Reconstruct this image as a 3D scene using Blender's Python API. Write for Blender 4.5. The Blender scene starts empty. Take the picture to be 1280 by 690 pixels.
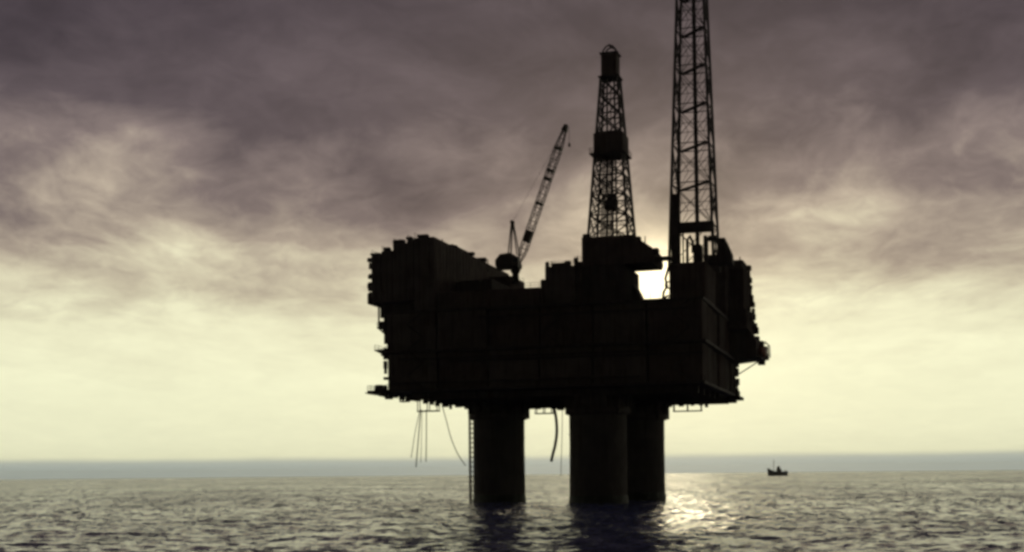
import bpy, math, random
import numpy as np
from mathutils import Vector, Matrix
R = math.radians
random.seed(7)
sc = bpy.context.scene

# ------------------------------------------------------------------ camera
F = 1619.0                 # focal length in photo pixels (photo 1280 x 690)
CX, HZ = 640.0, 591.0      # horizon point on the photo's centre line
CAM_H = 7.5
ROLL = R(0.54)
cd = bpy.data.cameras.new('camera'); cam = bpy.data.objects.new('camera', cd)
sc.collection.objects.link(cam); sc.camera = cam
cam.matrix_world = Matrix.Translation((0, 0, CAM_H)) @ Matrix.Rotation(R(90), 4, 'X') @ Matrix.Rotation(-ROLL, 4, 'Z')
cd.sensor_width = 36.0; cd.lens = 36.0 * F / 1280.0
cd.shift_y = (HZ - 345.0) / 1280.0
cd.clip_start = 0.5; cd.clip_end = 150000.0

# ------------------------------------------------------------------ light, sky, exposure
SUN_AZ, SUN_EL = math.atan((822 - 640) / F), R(8.3)
sunv = Vector((math.sin(SUN_AZ) * math.cos(SUN_EL), math.cos(SUN_AZ) * math.cos(SUN_EL), math.sin(SUN_EL)))
world = bpy.data.worlds.new('World'); sc.world = world; world.use_nodes = True
nt = world.node_tree; nt.nodes.clear()
def nd(t, kind, **kw):
    n = t.nodes.new(kind)
    for k, v in kw.items(): setattr(n, k, v)
    return n
def mth(t, op, a, b=None, c=None, clamp=False):
    n = t.nodes.new('ShaderNodeMath'); n.operation = op; n.use_clamp = clamp
    for i, x in enumerate((a, b, c)):
        if x is None: continue
        if isinstance(x, (int, float)): n.inputs[i].default_value = x
        else: t.links.new(x, n.inputs[i])
    return n.outputs[0]
def vmth(t, op, a, b=None, out=0):
    n = t.nodes.new('ShaderNodeVectorMath'); n.operation = op
    for i, x in enumerate((a, b)):
        if x is None: continue
        if isinstance(x, (tuple, list, Vector)): n.inputs[i].default_value = tuple(x)
        else: t.links.new(x, n.inputs[i])
    return n.outputs[out]
def smooth(t, x, lo, hi, a=0.0, b=1.0):
    n = t.nodes.new('ShaderNodeMapRange'); n.interpolation_type = 'SMOOTHSTEP'
    t.links.new(x, n.inputs['Value'])
    n.inputs['From Min'].default_value = lo; n.inputs['From Max'].default_value = hi
    n.inputs['To Min'].default_value = a; n.inputs['To Max'].default_value = b
    return n.outputs[0]
def noise(t, vec, scale, detail=5, rough=0.55, dist=0.0, lac=2.0):
    n = t.nodes.new('ShaderNodeTexNoise')
    t.links.new(vec, n.inputs['Vector'])
    n.inputs['Scale'].default_value = scale; n.inputs['Detail'].default_value = detail
    n.inputs['Roughness'].default_value = rough; n.inputs['Distortion'].default_value = dist
    n.inputs['Lacunarity'].default_value = lac
    return n
def comb(t, x, y, z):
    n = t.nodes.new('ShaderNodeCombineXYZ')
    for i, v in enumerate((x, y, z)):
        if isinstance(v, (int, float)): n.inputs[i].default_value = v
        else: t.links.new(v, n.inputs[i])
    return n.outputs[0]
def ramp(t, x, stops, interp='EASE'):
    n = t.nodes.new('ShaderNodeValToRGB'); cr = n.color_ramp; cr.interpolation = interp
    while len(cr.elements) < len(stops): cr.elements.new(0.5)
    for e, (p, c) in zip(cr.elements, stops):
        e.position = p; e.color = (*c, 1)
    t.links.new(x, n.inputs[0])
    return n.outputs[0]
def build_sky():
    t = nt
    tc = nd(t, 'ShaderNodeTexCoord').outputs['Generated']
    sep = nd(t, 'ShaderNodeSeparateXYZ'); t.links.new(tc, sep.inputs[0])
    x, y, z = sep.outputs
    zc = mth(t, 'MAXIMUM', z, 0.0)
    # overcast layer seen in perspective: direction projected on a cloud ceiling
    inv = mth(t, 'DIVIDE', 1.0, mth(t, 'ADD', zc, 0.16))
    p = comb(t, mth(t, 'ADD', mth(t, 'MULTIPLY', x, inv), 0.38), mth(t, 'MULTIPLY', mth(t, 'MULTIPLY', y, inv), 0.75), SKY_SEED)
    warp = noise(t, p, 1.1, 2, 0.5).outputs['Color']
    pw = vmth(t, 'ADD', p, vmth(t, 'MULTIPLY', vmth(t, 'SUBTRACT', warp, (0.5, 0.5, 0.5)), (0.35, 0.35, 0)))
    big = noise(t, pw, 1.5, 3, 0.45, 0.0).outputs[0]
    mid = noise(t, pw, 4.2, 7, 0.5, 0.25).outputs[0]
    fine = noise(t, pw, 13.0, 6, 0.62, 0.5).outputs[0]
    c = mth(t, 'ADD', mth(t, 'MULTIPLY', mth(t, 'SUBTRACT', big, 0.5), 0.7), mth(t, 'MULTIPLY', mth(t, 'SUBTRACT', mid, 0.5), 0.75))
    c = mth(t, 'ADD', c, mth(t, 'MULTIPLY', mth(t, 'SUBTRACT', fine, 0.5), 0.30))
    env = smooth(t, zc, 0.02, 0.22, 0.12, 1.0)
    # clouds push the sky towards the lighter or the darker end of the ramp
    zi = mth(t, 'ADD', zc, mth(t, 'MULTIPLY', mth(t, 'MULTIPLY', c, env), SKY_K))
    col = ramp(t, mth(t, 'MULTIPLY', zi, 2.0, clamp=True), SKY_STOPS, 'LINEAR')
    tex = mth(t, 'ADD', mth(t, 'MULTIPLY', mth(t, 'SUBTRACT', mid, 0.5), 0.6), mth(t, 'MULTIPLY', mth(t, 'SUBTRACT', fine, 0.5), 0.5))
    tex = mth(t, 'ADD', tex, mth(t, 'MULTIPLY', mth(t, 'SUBTRACT', big, 0.5), 0.35))
    tf = mth(t, 'SUBTRACT', 1.0, mth(t, 'MULTIPLY', tex, smooth(t, zc, 0.05, 0.3, 0.22, 1.0)))
    col = vmth(t, 'MULTIPLY', col, comb(t, tf, tf, tf))
    # bank of low blue-grey cloud lying on the horizon
    bx_ = noise(t, vmth(t, 'MULTIPLY', tc, (1, 1, 6)), 9.0, 5, 0.6).outputs[0]
    top = mth(t, 'ADD', 0.0102, mth(t, 'MULTIPLY', bx_, 0.0038))
    bank = smooth(t, mth(t, 'SUBTRACT', zc, top), -0.003, 0.003, 1.0, 0.0)
    bcol = ramp(t, mth(t, 'MULTIPLY', zc, 80.0, clamp=True), [(0.0, (0.335, 0.41, 0.41)), (0.5, (0.37, 0.435, 0.415)), (1.0, (0.48, 0.51, 0.43))], 'LINEAR')
    bm = nd(t, 'ShaderNodeMix', data_type='RGBA')
    t.links.new(mth(t, 'MULTIPLY', bank, 0.93), bm.inputs['Factor']); t.links.new(col, bm.inputs['A']); t.links.new(bcol, bm.inputs['B'])
    col = bm.outputs['Result']
    # brighter towards the low sun, dimmer on the far side
    hd = vmth(t, 'NORMALIZE', comb(t, x, y, 0.0))
    az = vmth(t, 'DOT_PRODUCT', hd, (math.sin(SUN_AZ), math.cos(SUN_AZ), 0), out=1)
    azf = smooth(t, az, -0.9, 0.95, 0.12, 1.0)
    sd = mth(t, 'MAXIMUM', vmth(t, 'DOT_PRODUCT', tc, sunv, out=1), 0.0)
    col = vmth(t, 'MULTIPLY', col, comb(t, azf, azf, azf))
    thin = mth(t, 'SUBTRACT', 1.1, mth(t, 'MULTIPLY', c, 1.0))
    g1 = mth(t, 'MULTIPLY', mth(t, 'POWER', sd, 2200.0), 1.6)
    g2 = mth(t, 'MULTIPLY', mth(t, 'POWER', sd, 320.0), 0.15)
    g3 = mth(t, 'MULTIPLY', mth(t, 'POWER', sd, 45.0), 0.02)
    g = mth(t, 'MULTIPLY', mth(t, 'ADD', mth(t, 'ADD', g1, g2), g3), thin)
    glow = vmth(t, 'MULTIPLY', comb(t, g, g, g), (1.0, 0.86, 0.52))
    col = vmth(t, 'ADD', col, glow)
    # a little of the clear sky above the cloud comes through
    sky = nd(t, 'ShaderNodeTexSky', sky_type='NISHITA')
    sky.sun_disc = False; sky.sun_elevation = SUN_EL; sky.sun_rotation = SUN_AZ
    sky.altitude = 0; sky.air_density = 1.2; sky.dust_density = 3.0
    col = vmth(t, 'ADD', vmth(t, 'MULTIPLY', col, (10, 10, 10)), vmth(t, 'MULTIPLY', sky.outputs[0], (0.01, 0.01, 0.01)))
    bg = nd(t, 'ShaderNodeBackground'); bg.inputs['Strength'].default_value = 0.1
    t.links.new(col, bg.inputs['Color'])
    out = nd(t, 'ShaderNodeOutputWorld'); t.links.new(bg.outputs[0], out.inputs['Surface'])
SKY_K = 0.165
SKY_SEED = 27.1
SKY_STOPS = [(0.00, (0.80, 0.80, 0.54)), (0.06, (0.86, 0.86, 0.59)), (0.14, (0.90, 0.90, 0.62)), (0.225, (0.83, 0.81, 0.56)), (0.29, (0.60, 0.54, 0.39)),
             (0.345, (0.41, 0.34, 0.27)), (0.425, (0.212, 0.167, 0.158)), (0.515, (0.108, 0.084, 0.093)),
             (0.664, (0.067, 0.052, 0.063)), (1.0, (0.05, 0.04, 0.05))]
build_sky()

sl = bpy.data.lights.new('sun', 'SUN'); so = bpy.data.objects.new('sun', sl); sc.collection.objects.link(so)
sl.energy = 0.05; sl.angle = R(5.0); sl.color = (1.0, 0.86, 0.58)
so.rotation_euler = (-sunv).to_track_quat('-Z', 'Y').to_euler()
so.location = (0, 0, 300)

vs = sc.view_settings
vs.view_transform = 'Standard'; vs.look = 'None'; vs.exposure = 0.0; vs.gamma = 1.0; vs.use_curve_mapping = False
sc.render.engine = 'CYCLES'
cy = sc.cycles
cy.use_denoising = True
cy.max_bounces = 6; cy.volume_bounces = 1; cy.sample_clamp_indirect = 6.0
cy.filter_width = 3.2      # the photograph is a soft scan

# ------------------------------------------------------------------ helpers
def tag(o, label=None, cat=None, group=None, kind=None):
    if label: o['label'] = label
    if cat: o['category'] = cat
    if group: o['group'] = group
    if kind: o['kind'] = kind
    return o
def empty(name, loc=(0, 0, 0), rz=0.0):
    o = bpy.data.objects.new(name, None); sc.collection.objects.link(o)
    o.location = loc; o.rotation_euler = (0, 0, rz); o.empty_display_size = 1
    return o
class MB:
    def __init__(s): s.v = []; s.f = []; s.sm = []
    def _add(s, vs_, fs, smooth_=False):
        b = len(s.v); s.v += [tuple(p) for p in vs_]; s.f += [tuple(i + b for i in f) for f in fs]
        s.sm += [smooth_] * len(fs); return s
    def box(s, x0, x1, y0, y1, z0, z1):
        return s._add([(x0, y0, z0), (x1, y0, z0), (x1, y1, z0), (x0, y1, z0), (x0, y0, z1), (x1, y0, z1), (x1, y1, z1), (x0, y1, z1)],
                      [(3, 2, 1, 0), (4, 5, 6, 7), (0, 1, 5, 4), (1, 2, 6, 5), (2, 3, 7, 6), (3, 0, 4, 7)])
    def cbox(s, x0, x1, y0, y1, z0, z1, c=0.15):      # box with chamfered vertical edges and top
        pl = [(x0 + c, y0), (x1 - c, y0), (x1, y0 + c), (x1, y1 - c), (x1 - c, y1), (x0 + c, y1), (x0, y1 - c), (x0, y0 + c)]
        mx, my = (x0 + x1) / 2, (y0 + y1) / 2
        ins = [(x + (c if x < mx else -c), y + (c if y < my else -c)) for x, y in pl]
        v = [(x, y, z0) for x, y in pl] + [(x, y, z1 - c) for x, y in pl] + [(x, y, z1) for x, y in ins]
        f = [tuple(range(7, -1, -1)), tuple(range(16, 24))]
        for k in (0, 8):
            f += [(k + i, k + (i + 1) % 8, k + 8 + (i + 1) % 8, k + 8 + i) for i in range(8)]
        return s._add(v, f)
    def prism(s, pts, y0, y1):                          # outline in (x, z), extruded along y
        n = len(pts)
        v = [(x, y0, z) for x, z in pts] + [(x, y1, z) for x, z in pts]
        f = [tuple(range(n)), tuple(range(2 * n - 1, n - 1, -1))]
        f += [((i + 1) % n, i, n + i, n + (i + 1) % n) for i in range(n)]
        return s._add(v, f)
    def tube(s, a, b, r, r2=None, n=8):
        a, b = Vector(a), Vector(b); d = b - a
        if d.length < 1e-6: return s
        r2 = r if r2 is None else r2
        q = d.to_track_quat('Z', 'Y')
        v = []
        for c, rr in ((a, r), (b, r2)):
            v += [c + q @ Vector((rr * math.cos(2 * math.pi * (i + .5) / n), rr * math.sin(2 * math.pi * (i + .5) / n), 0)) for i in range(n)]
        s._add(v, [(i, (i + 1) % n, n + (i + 1) % n, n + i) for i in range(n)], n > 5)
        return s._add(v, [tuple(range(n - 1, -1, -1)), tuple(range(n, 2 * n))])
    def path(s, pts, r, n=7):
        pts = [Vector(p) for p in pts]; v = []
        span = [max(p[i] for p in pts) - min(p[i] for p in pts) for i in range(3)]
        ref = Vector([1.0 if i == span.index(min(span)) else 0.0 for i in range(3)])
        for i, p in enumerate(pts):
            d = pts[min(i + 1, len(pts) - 1)] - pts[max(i - 1, 0)]
            d.normalize(); e1 = d.cross(ref).normalized(); e2 = d.cross(e1)
            v += [p + e1 * (r * math.cos(2 * math.pi * k / n)) + e2 * (r * math.sin(2 * math.pi * k / n)) for k in range(n)]
        f = []
        for i in range(len(pts) - 1):
            f += [(i * n + k, i * n + (k + 1) % n, (i + 1) * n + (k + 1) % n, (i + 1) * n + k) for k in range(n)]
        f += [tuple(range(n - 1, -1, -1)), tuple(range((len(pts) - 1) * n, len(pts) * n))]
        return s._add(v, f, True)
    def lathe(s, prof, c=(0, 0), n=40):                 # prof: (radius, z)
        v = []
        for r, z in prof:
            v += [(c[0] + r * math.cos(2 * math.pi * k / n), c[1] + r * math.sin(2 * math.pi * k / n), z) for k in range(n)]
        f = []
        for i in range(len(prof) - 1):
            f += [(i * n + k, i * n + (k + 1) % n, (i + 1) * n + (k + 1) % n, (i + 1) * n + k) for k in range(n)]
        s._add(v, f, True)
        return s._add(v, [tuple(range(n - 1, -1, -1)), tuple(range((len(prof) - 1) * n, len(prof) * n))])
    def build(s, name, mat, parent=None):
        me = bpy.data.meshes.new(name); me.from_pydata(s.v, [], s.f)
        me.polygons.foreach_set('use_smooth', s.sm)
        me.materials.append(MAT[mat]); me.update()
        o = bpy.data.objects.new(name, me); sc.collection.objects.link(o)
        if parent: o.parent = parent
        if parent and name in SMALL: o['kind'] = 'stuff'
        return o
SMALL = {'wall_ribs', 'handrail', 'lacing', 'wall_box', 'hanger', 'drill_pipe', 'joint_band', 'pendant_line'}

# ------------------------------------------------------------------ materials
MAT = {}
def paint(key, base, dark, rust=None, rough=0.55, scale=0.35, metal=0.0, bump=0.15, streak=True):
    m = bpy.data.materials.new(key); m.use_nodes = True; t = m.node_tree
    b = t.nodes['Principled BSDF']
    geo = nd(t, 'ShaderNodeTexCoord').outputs['Object']
    n1 = noise(t, geo, scale, 6, 0.6).outputs[0]
    st = vmth(t, 'MULTIPLY', geo, (1.4, 1.4, 0.12))
    n2 = noise(t, st, 1.0, 5, 0.65).outputs[0]
    mx = nd(t, 'ShaderNodeMix', data_type='RGBA')
    t.links.new(smooth(t, n1, 0.35, 0.7), mx.inputs['Factor'])
    mx.inputs['A'].default_value = (*base, 1); mx.inputs['B'].default_value = (*dark, 1)
    col = mx.outputs['Result']
    if rust:
        m2 = nd(t, 'ShaderNodeMix', data_type='RGBA')
        t.links.new(smooth(t, n2, 0.54, 0.72), m2.inputs['Factor'])
        t.links.new(col, m2.inputs['A']); m2.inputs['B'].default_value = (*rust, 1)
        col = m2.outputs['Result']
    t.links.new(col, b.inputs['Base Color'])
    t.links.new(smooth(t, n2, 0.3, 0.7, rough - 0.1, min(1, rough + 0.2)), b.inputs['Roughness'])
    b.inputs['Metallic'].default_value = metal
    bp = nd(t, 'ShaderNodeBump'); bp.inputs['Strength'].default_value = bump; bp.inputs['Distance'].default_value = 0.1
    t.links.new(noise(t, geo, 2.5, 4).outputs[0], bp.inputs['Height'])
    t.links.new(bp.outputs[0], b.inputs['Normal'])
    MAT[key] = m
    return m
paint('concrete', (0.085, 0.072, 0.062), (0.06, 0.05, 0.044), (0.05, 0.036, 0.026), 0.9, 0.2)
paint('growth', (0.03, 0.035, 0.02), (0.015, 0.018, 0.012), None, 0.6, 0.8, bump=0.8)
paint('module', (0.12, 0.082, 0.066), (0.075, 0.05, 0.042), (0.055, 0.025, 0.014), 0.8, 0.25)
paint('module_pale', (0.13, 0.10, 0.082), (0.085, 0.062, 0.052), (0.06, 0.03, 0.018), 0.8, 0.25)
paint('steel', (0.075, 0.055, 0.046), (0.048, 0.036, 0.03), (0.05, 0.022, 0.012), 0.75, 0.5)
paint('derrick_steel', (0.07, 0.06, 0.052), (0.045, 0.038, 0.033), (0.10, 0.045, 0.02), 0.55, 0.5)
paint('crane_paint', (0.08, 0.06, 0.04), (0.05, 0.04, 0.03), (0.09, 0.04, 0.02), 0.5, 0.6)
paint('rubber', (0.02, 0.02, 0.02), (0.012, 0.012, 0.012), None, 0.6, 1.0)
paint('lifeboat_paint', (0.35, 0.10, 0.02), (0.25, 0.07, 0.02), None, 0.4, 0.6)
paint('hull_paint', (0.03, 0.035, 0.05), (0.02, 0.022, 0.03), (0.08, 0.035, 0.02), 0.4, 0.5)
paint('ship_white', (0.12, 0.115, 0.11), (0.08, 0.075, 0.07), (0.1, 0.05, 0.03), 0.45, 0.5)
g = bpy.data.materials.new('glass'); g.use_nodes = True
gb = g.node_tree.nodes['Principled BSDF']; gb.inputs['Base Color'].default_value = (0.02, 0.025, 0.03, 1); gb.inputs['Roughness'].default_value = 0.08
gn = noise(g.node_tree, nd(g.node_tree, 'ShaderNodeTexCoord').outputs['Object'], 3.0).outputs[0]
g.node_tree.links.new(smooth(g.node_tree, gn, 0.3, 0.7, 0.05, 0.15), gb.inputs['Roughness'])
MAT['glass'] = g

def sea_material():
    m = bpy.data.materials.new('sea_water'); m.use_nodes = True; t = m.node_tree
    b = t.nodes['Principled BSDF']
    b.inputs['Base Color'].default_value = (0.11, 0.135, 0.29, 1)
    b.inputs['Roughness'].default_value = 0.13; b.inputs['IOR'].default_value = 1.333
    ge = nd(t, 'ShaderNodeNewGeometry')
    pos = ge.outputs['Position']; nrm = ge.outputs['Normal']
    # ripples, plus the slope of those waves that the mesh grows too coarse to carry far out
    at = nd(t, 'ShaderNodeAttribute'); at.attribute_name = 'lost_slope'
    gust = smooth(t, noise(t, vmth(t, 'MULTIPLY', pos, (0.09, 0.014, 0.0)), 1.0, 5, 0.65).outputs[0], 0.3, 0.7, 0.3, 1.8)
    acc = nrm
    for sc_, amp, lw in ((0.30, 0.01, 14.0), (1.1, 0.05, 16.0), (4.5, 0.06, 9.0)):
        n = noise(t, pos, sc_, 3, 0.6, 0.3).outputs['Color']
        k = mth(t, 'ADD', mth(t, 'MULTIPLY', at.outputs['Fac'], lw * 2), amp * 2)
        k = mth(t, 'MULTIPLY', k, gust)
        acc = vmth(t, 'ADD', acc, vmth(t, 'MULTIPLY', vmth(t, 'SUBTRACT', n, (0.5, 0.5, 0.5)), comb(t, k, k, 0.0)))
    t.links.new(vmth(t, 'NORMALIZE', acc), b.inputs['Normal'])
    # gusts: patches of rougher water
    gu = noise(t, vmth(t, 'MULTIPLY', pos, (0.012, 0.006, 0.0)), 1.0, 3).outputs[0]
    t.links.new(smooth(t, gu, 0.35, 0.7, 0.09, 0.2), b.inputs['Roughness'])
    MAT['sea'] = m
sea_material()

# ------------------------------------------------------------------ sea: one sheet of real waves to and past the horizon
EARTH = 2 * 6371000.0
def build_sea():
    rng = np.random.default_rng(3)
    r = [0.0, 8, 16, 24, 32, 40, 48, 56, 64, 70]
    while r[-1] < 90: r.append(r[-1] + 2)
    while r[-1] < 420: r.append(r[-1] + 0.5 + 0.0022 * (r[-1] - 90))
    while r[-1] < 5000: r.append(r[-1] * 1.0047)
    while r[-1] < 45000: r.append(r[-1] * 1.07)
    r = np.array(r)
    fine = np.radians(np.linspace(-30, 30, 860))
    coarse = np.radians(np.linspace(30, 330, 110))[1:-1]
    th = np.concatenate([fine, coarse])                 # 0 = +Y, clockwise
    nr, na = len(r), len(th)
    dth = np.concatenate([np.full(len(fine), fine[1] - fine[0]), np.full(len(coarse), coarse[1] - coarse[0])])
    rr, tt = np.meshgrid(r, th, indexing='ij')
    X = rr * np.sin(tt); Y = rr * np.cos(tt)
    dr = np.gradient(r)
    sp = np.maximum(dr[:, None], rr * dth[None, :])
    Z = np.zeros_like(X); DX = np.zeros_like(X); DY = np.zeros_like(X)
    nw = 130; lost = np.zeros_like(X)
    lam = np.exp(np.linspace(math.log(1.7), math.log(65), nw)) * rng.uniform(0.95, 1.05, nw)
    wind = math.atan2(-1.0, 0.55)
    for L in lam:
        a = wind + rng.normal(0, 1.5)
        k = 2 * math.pi / L
        s = 0.086 * math.sqrt(2.0 / nw) * (2.0 if L < 4 else (1.1 if L < 9 else 0.8 * (9 / L) ** 0.5))
        A = s / k
        w = np.clip((L / sp - 2.0) / 2.0, 0, 1)
        lost += s * s / 2 * (1 - w * w)
        rows = np.where(w.max(axis=1) > 0)[0]
        if not len(rows): continue
        sl_ = slice(rows[0], rows[-1] + 1)
        ph = k * (X[sl_] * math.cos(a) + Y[sl_] * math.sin(a)) + rng.uniform(0, 6.283)
        ww = (w[sl_] * A)
        Z[sl_] += ww * np.sin(ph)
        c = 0.8 * ww * np.cos(ph)
        DX[sl_] += c * math.cos(a); DY[sl_] += c * math.sin(a)
    X = X + DX; Y = Y + DY
    Z -= rr ** 2 / EARTH
    co = np.stack([X, Y, Z], -1).reshape(-1, 3).astype(np.float32)
    i, j = np.meshgrid(np.arange(nr - 1), np.arange(na), indexing='ij')
    j2 = (j + 1) % na
    q = np.stack([i * na + j, (i + 1) * na + j, (i + 1) * na + j2, i * na + j2], -1).reshape(-1, 4)[:, ::-1]
    me = bpy.data.meshes.new('sea')
    me.vertices.add(len(co)); me.vertices.foreach_set('co', co.ravel())
    me.loops.add(q.size); me.loops.foreach_set('vertex_index', q.ravel().astype(np.int32))
    me.polygons.add(len(q)); me.polygons.foreach_set('loop_start', np.arange(0, q.size, 4, dtype=np.int32))
    me.polygons.foreach_set('use_smooth', np.ones(len(q), bool))
    me.update(calc_edges=True); me.validate()
    at = me.attributes.new('lost_slope', 'FLOAT', 'POINT'); at.data.foreach_set('value', np.sqrt(lost).ravel().astype(np.float32))
    me.materials.append(MAT['sea'])
    o = bpy.data.objects.new('sea', me); sc.collection.objects.link(o)
    tag(o, 'grey choppy open sea below the oil platform', 'sea', kind='structure')
build_sea()

# ------------------------------------------------------------------ platform frame of reference
TURN = -math.atan2(0.287, 0.958)
E1 = Vector((math.cos(TURN), math.sin(TURN))); E2 = Vector((-math.sin(TURN), math.cos(TURN)))
O = Vector((16.6, 331.7))
def unroll(px, py):
    a, b = px - CX, py - HZ
    c, s = math.cos(ROLL), math.sin(ROLL)
    return a * c - b * s, a * s + b * c            # level-camera pixel offsets
def loc(px, py, v):
    """platform-local (u, v, z) of a photo point lying at depth v of the platform"""
    a, b = unroll(px, py); k = a / F
    u = (k * (O.y + E2.y * v) - O.x - E2.x * v) / (E1.x - k * E1.y)
    Y = O.y + u * E1.y + v * E2.y
    return u, v, CAM_H - b * Y / F
def U(px, v, py=400): return loc(px, py, v)[0]
def Zt(px, py, v): return loc(px, py, v)[2]

def railing(m, x0, x1, y0, y1, z, sides='nsew', h=1.15, r=0.05):
    segs = {'s': ((x0, y0), (x1, y0)), 'n': ((x0, y1), (x1, y1)), 'w': ((x0, y0), (x0, y1)), 'e': ((x1, y0), (x1, y1))}
    for s in sides:
        (ax, ay), (bx, by) = segs[s]
        L = math.hypot(bx - ax, by - ay); n = max(1, int(L / 2.0))
        for i in range(n + 1):
            x, y = ax + (bx - ax) * i / n, ay + (by - ay) * i / n
            m.tube((x, y, z - 0.1), (x, y, z + h), r, n=4)
        for hh in (h * 0.5, h):
            m.tube((ax, ay, z + hh), (bx, by, z + hh), r, n=4)
    return m

plat = empty('oil_platform', (O.x, O.y, 0), TURN)
tag(plat, 'huge dark oil platform of stacked steel modules standing on three concrete legs in the sea', 'oil platform')
ZB, ZM, ZD = 27.3, 36.6, 46.2          # underside, middle deck, top deck

# legs
LEG = [(-20.0, -2.5, 6.7), (10.2, -20.0, 6.9), (12.4, 20.0, 6.8)]
for (lu, lv, lr) in LEG:
    prof = [(lr * 1.18, -30), (lr * 1.06, -8), (lr, 2), (lr * 0.985, 14), (lr, ZB - 0.6)]
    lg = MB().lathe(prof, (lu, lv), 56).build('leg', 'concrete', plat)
    MB().lathe([(lr * 1.035, -6), (lr * 1.03, 0.4), (lr * 1.012, 1.6), (lr * 1.002, 2.0)], (lu, lv), 56).build('marine_growth', 'growth', lg)
    m = MB()
    m.lathe([(lr + 0.1, ZB - 6.2), (lr + 0.9, ZB - 5.9), (lr + 0.9, ZB - 4.6), (lr + 0.3, ZB - 4.3), (lr + 0.3, ZB - 2.2), (lr + 1.1, ZB - 1.2), (lr + 1.1, ZB - 0.05)], (lu, lv), 40)
    for k in range(14):
        a = 2 * math.pi * k / 14 + 0.2
        d = Vector((math.cos(a), math.sin(a)))
        p = Vector((lu, lv)) + d * (lr + 0.75)
        m.box(p.x - .45, p.x + .45, p.y - .45, p.y + .45, ZB - 4.5 - 1.4 * (k % 3 == 0), ZB - 0.3)
    m.build('collar', 'steel', lg)
    # horizontal lift joints of the slip-formed shaft
    m = MB()
    for z in (6.5, 11.5, 16.5):
        m.lathe([(lr * 0.98, z - 0.12), (lr + 0.06, z - 0.08), (lr + 0.06, z + 0.08), (lr * 0.98, z + 0.12)], (lu, lv), 56)
    m.build('joint_band', 'concrete', lg)

def module(name, x0, x1, y0, y1, z0, z1, mat='module', rail='', ribs=True, c=0.15, label=None, panels=True):
    """steel module: clad box, stiffening ribs on its walls, roof edge and rail"""
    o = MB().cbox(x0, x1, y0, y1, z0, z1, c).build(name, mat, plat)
    if label: o['label'] = label
    if ribs:
        m = MB(); st = 2.4
        nx = max(1, int((x1 - x0) / st)); ny = max(1, int((y1 - y0) / st))
        d = 0.16
        for i in range(nx):
            x = x0 + (i + .5) * (x1 - x0) / nx
            m.box(x - .09, x + .09, y0 - d, y0 + .02, z0 + .25, z1 - .35)
            m.box(x - .09, x + .09, y1 - .02, y1 + d, z0 + .25, z1 - .35)
        for i in range(ny):
            y = y0 + (i + .5) * (y1 - y0) / ny
            m.box(x0 - d, x0 + .02, y - .09, y + .09, z0 + .25, z1 - .35)
            m.box(x1 - .02, x1 + d, y - .09, y + .09, z0 + .25, z1 - .35)
        m.build('wall_ribs', mat, o)
    if rail:
        railing(MB(), x0 + .2, x1 - .2, y0 + .2, y1 - .2, z1, rail).build('handrail', 'steel', o)
    return o
def walkway(x0, x1, y0, y1, z, rail='', brace=None, t=0.35, name='walkway'):
    m = MB().box(x0, x1, y0, y1, z - t, z)
    o = m.build(name, 'steel', plat)
    if rail: railing(MB(), x0 + .05, x1 - .05, y0 + .05, y1 - .05, z, rail, r=0.06).build('handrail', 'steel', o)
    if brace:
        b = MB()
        for a, c in brace: b.tube(a, c, 0.16, n=6)
        b.build('brace', 'steel', o)
    return o

VF, VB = -31.0, 31.0
UL = U(483, VF); UR = U(920, VB, 480)
# ---- main box: two tiers of modules between deck plates
core = MB().box(UL + 2.0, UR - 2.0, VF + 2.0, VB - 2.0, ZB + 0.7, ZD - 0.2).build('filler_core', 'steel', plat)  # solid fill added inside so no light leaks through the module gaps
for z, ov, nm in ((ZB, 0.5, 'cellar_deck'), (ZM, 0.9, 'middle_deck'), (ZD, 0.4, 'weather_deck')):
    MB().box(UL - ov, UR + ov, VF - ov, VB + ov, z, z + 0.6).build(nm, 'steel', plat)
rr_ = random.Random(11)
def tier(z0, z1, n, face):
    """a row of modules on one face of the main box"""
    gap = 0.5
    if face in 'sn':
        xs = [UL + (UR - UL) * i / n for i in range(n + 1)]
        for i in range(n):
            d = rr_.uniform(0.0, 1.3)
            y0, y1 = (VF + d, VF + 9) if face == 's' else (VB - 9, VB - d)
            module('module', xs[i] + (0 if i == 0 else gap / 2), xs[i + 1] - (0 if i == n - 1 else gap / 2), y0, y1, z0, z1, rr_.choice(['module', 'module', 'module_pale']))
    else:
        ys = [VF + 9.3 + (VB - VF - 18.6) * i / n for i in range(n + 1)]
        for i in range(n):
            d = rr_.uniform(0.0, 1.0)
            x0, x1 = (UL + d, UL + 8) if face == 'w' else (UR - 8, UR - d)
            module('module', x0, x1, ys[i] + gap / 2, ys[i + 1] - gap / 2, z0, z1, rr_.choice(['module', 'module', 'module_pale']))
for (z0, z1) in ((ZB + 0.6, ZM), (ZM + 0.6, ZD)):
    tier(z0, z1, 6, 's'); tier(z0, z1, 6, 'n'); tier(z0, z1, 4, 'w'); tier(z0, z1, 4, 'e')
# under-deck girders
for i in range(7):
    v = VF + 4 + i * 9.0
    m = MB().box(UL + 5, UR - 1.5, v - .35, v + .35, ZB - 1.9, ZB - 0.02)
    m.build('girder', 'steel', plat)
for i in range(6):
    u = UL + 9 + i * 12.2
    MB().box(u - .3, u + .3, VF + 3, VB - 3, ZB - 1.5, ZB - 0.03).build('cross_girder', 'steel', plat)
# lower girders at the back between and right of the legs
for (pa, pb, py, v) in ((655, 722, 508, 29.6), (822, 921, 505, 30.4)):
    ua, ub = U(pa, v, py), U(pb, v, py)
    MB().box(ua, ub, v - .5, v + .5, Zt((pa + pb) / 2, py, v), ZB - 0.04).build('girder', 'steel', plat)

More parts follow.
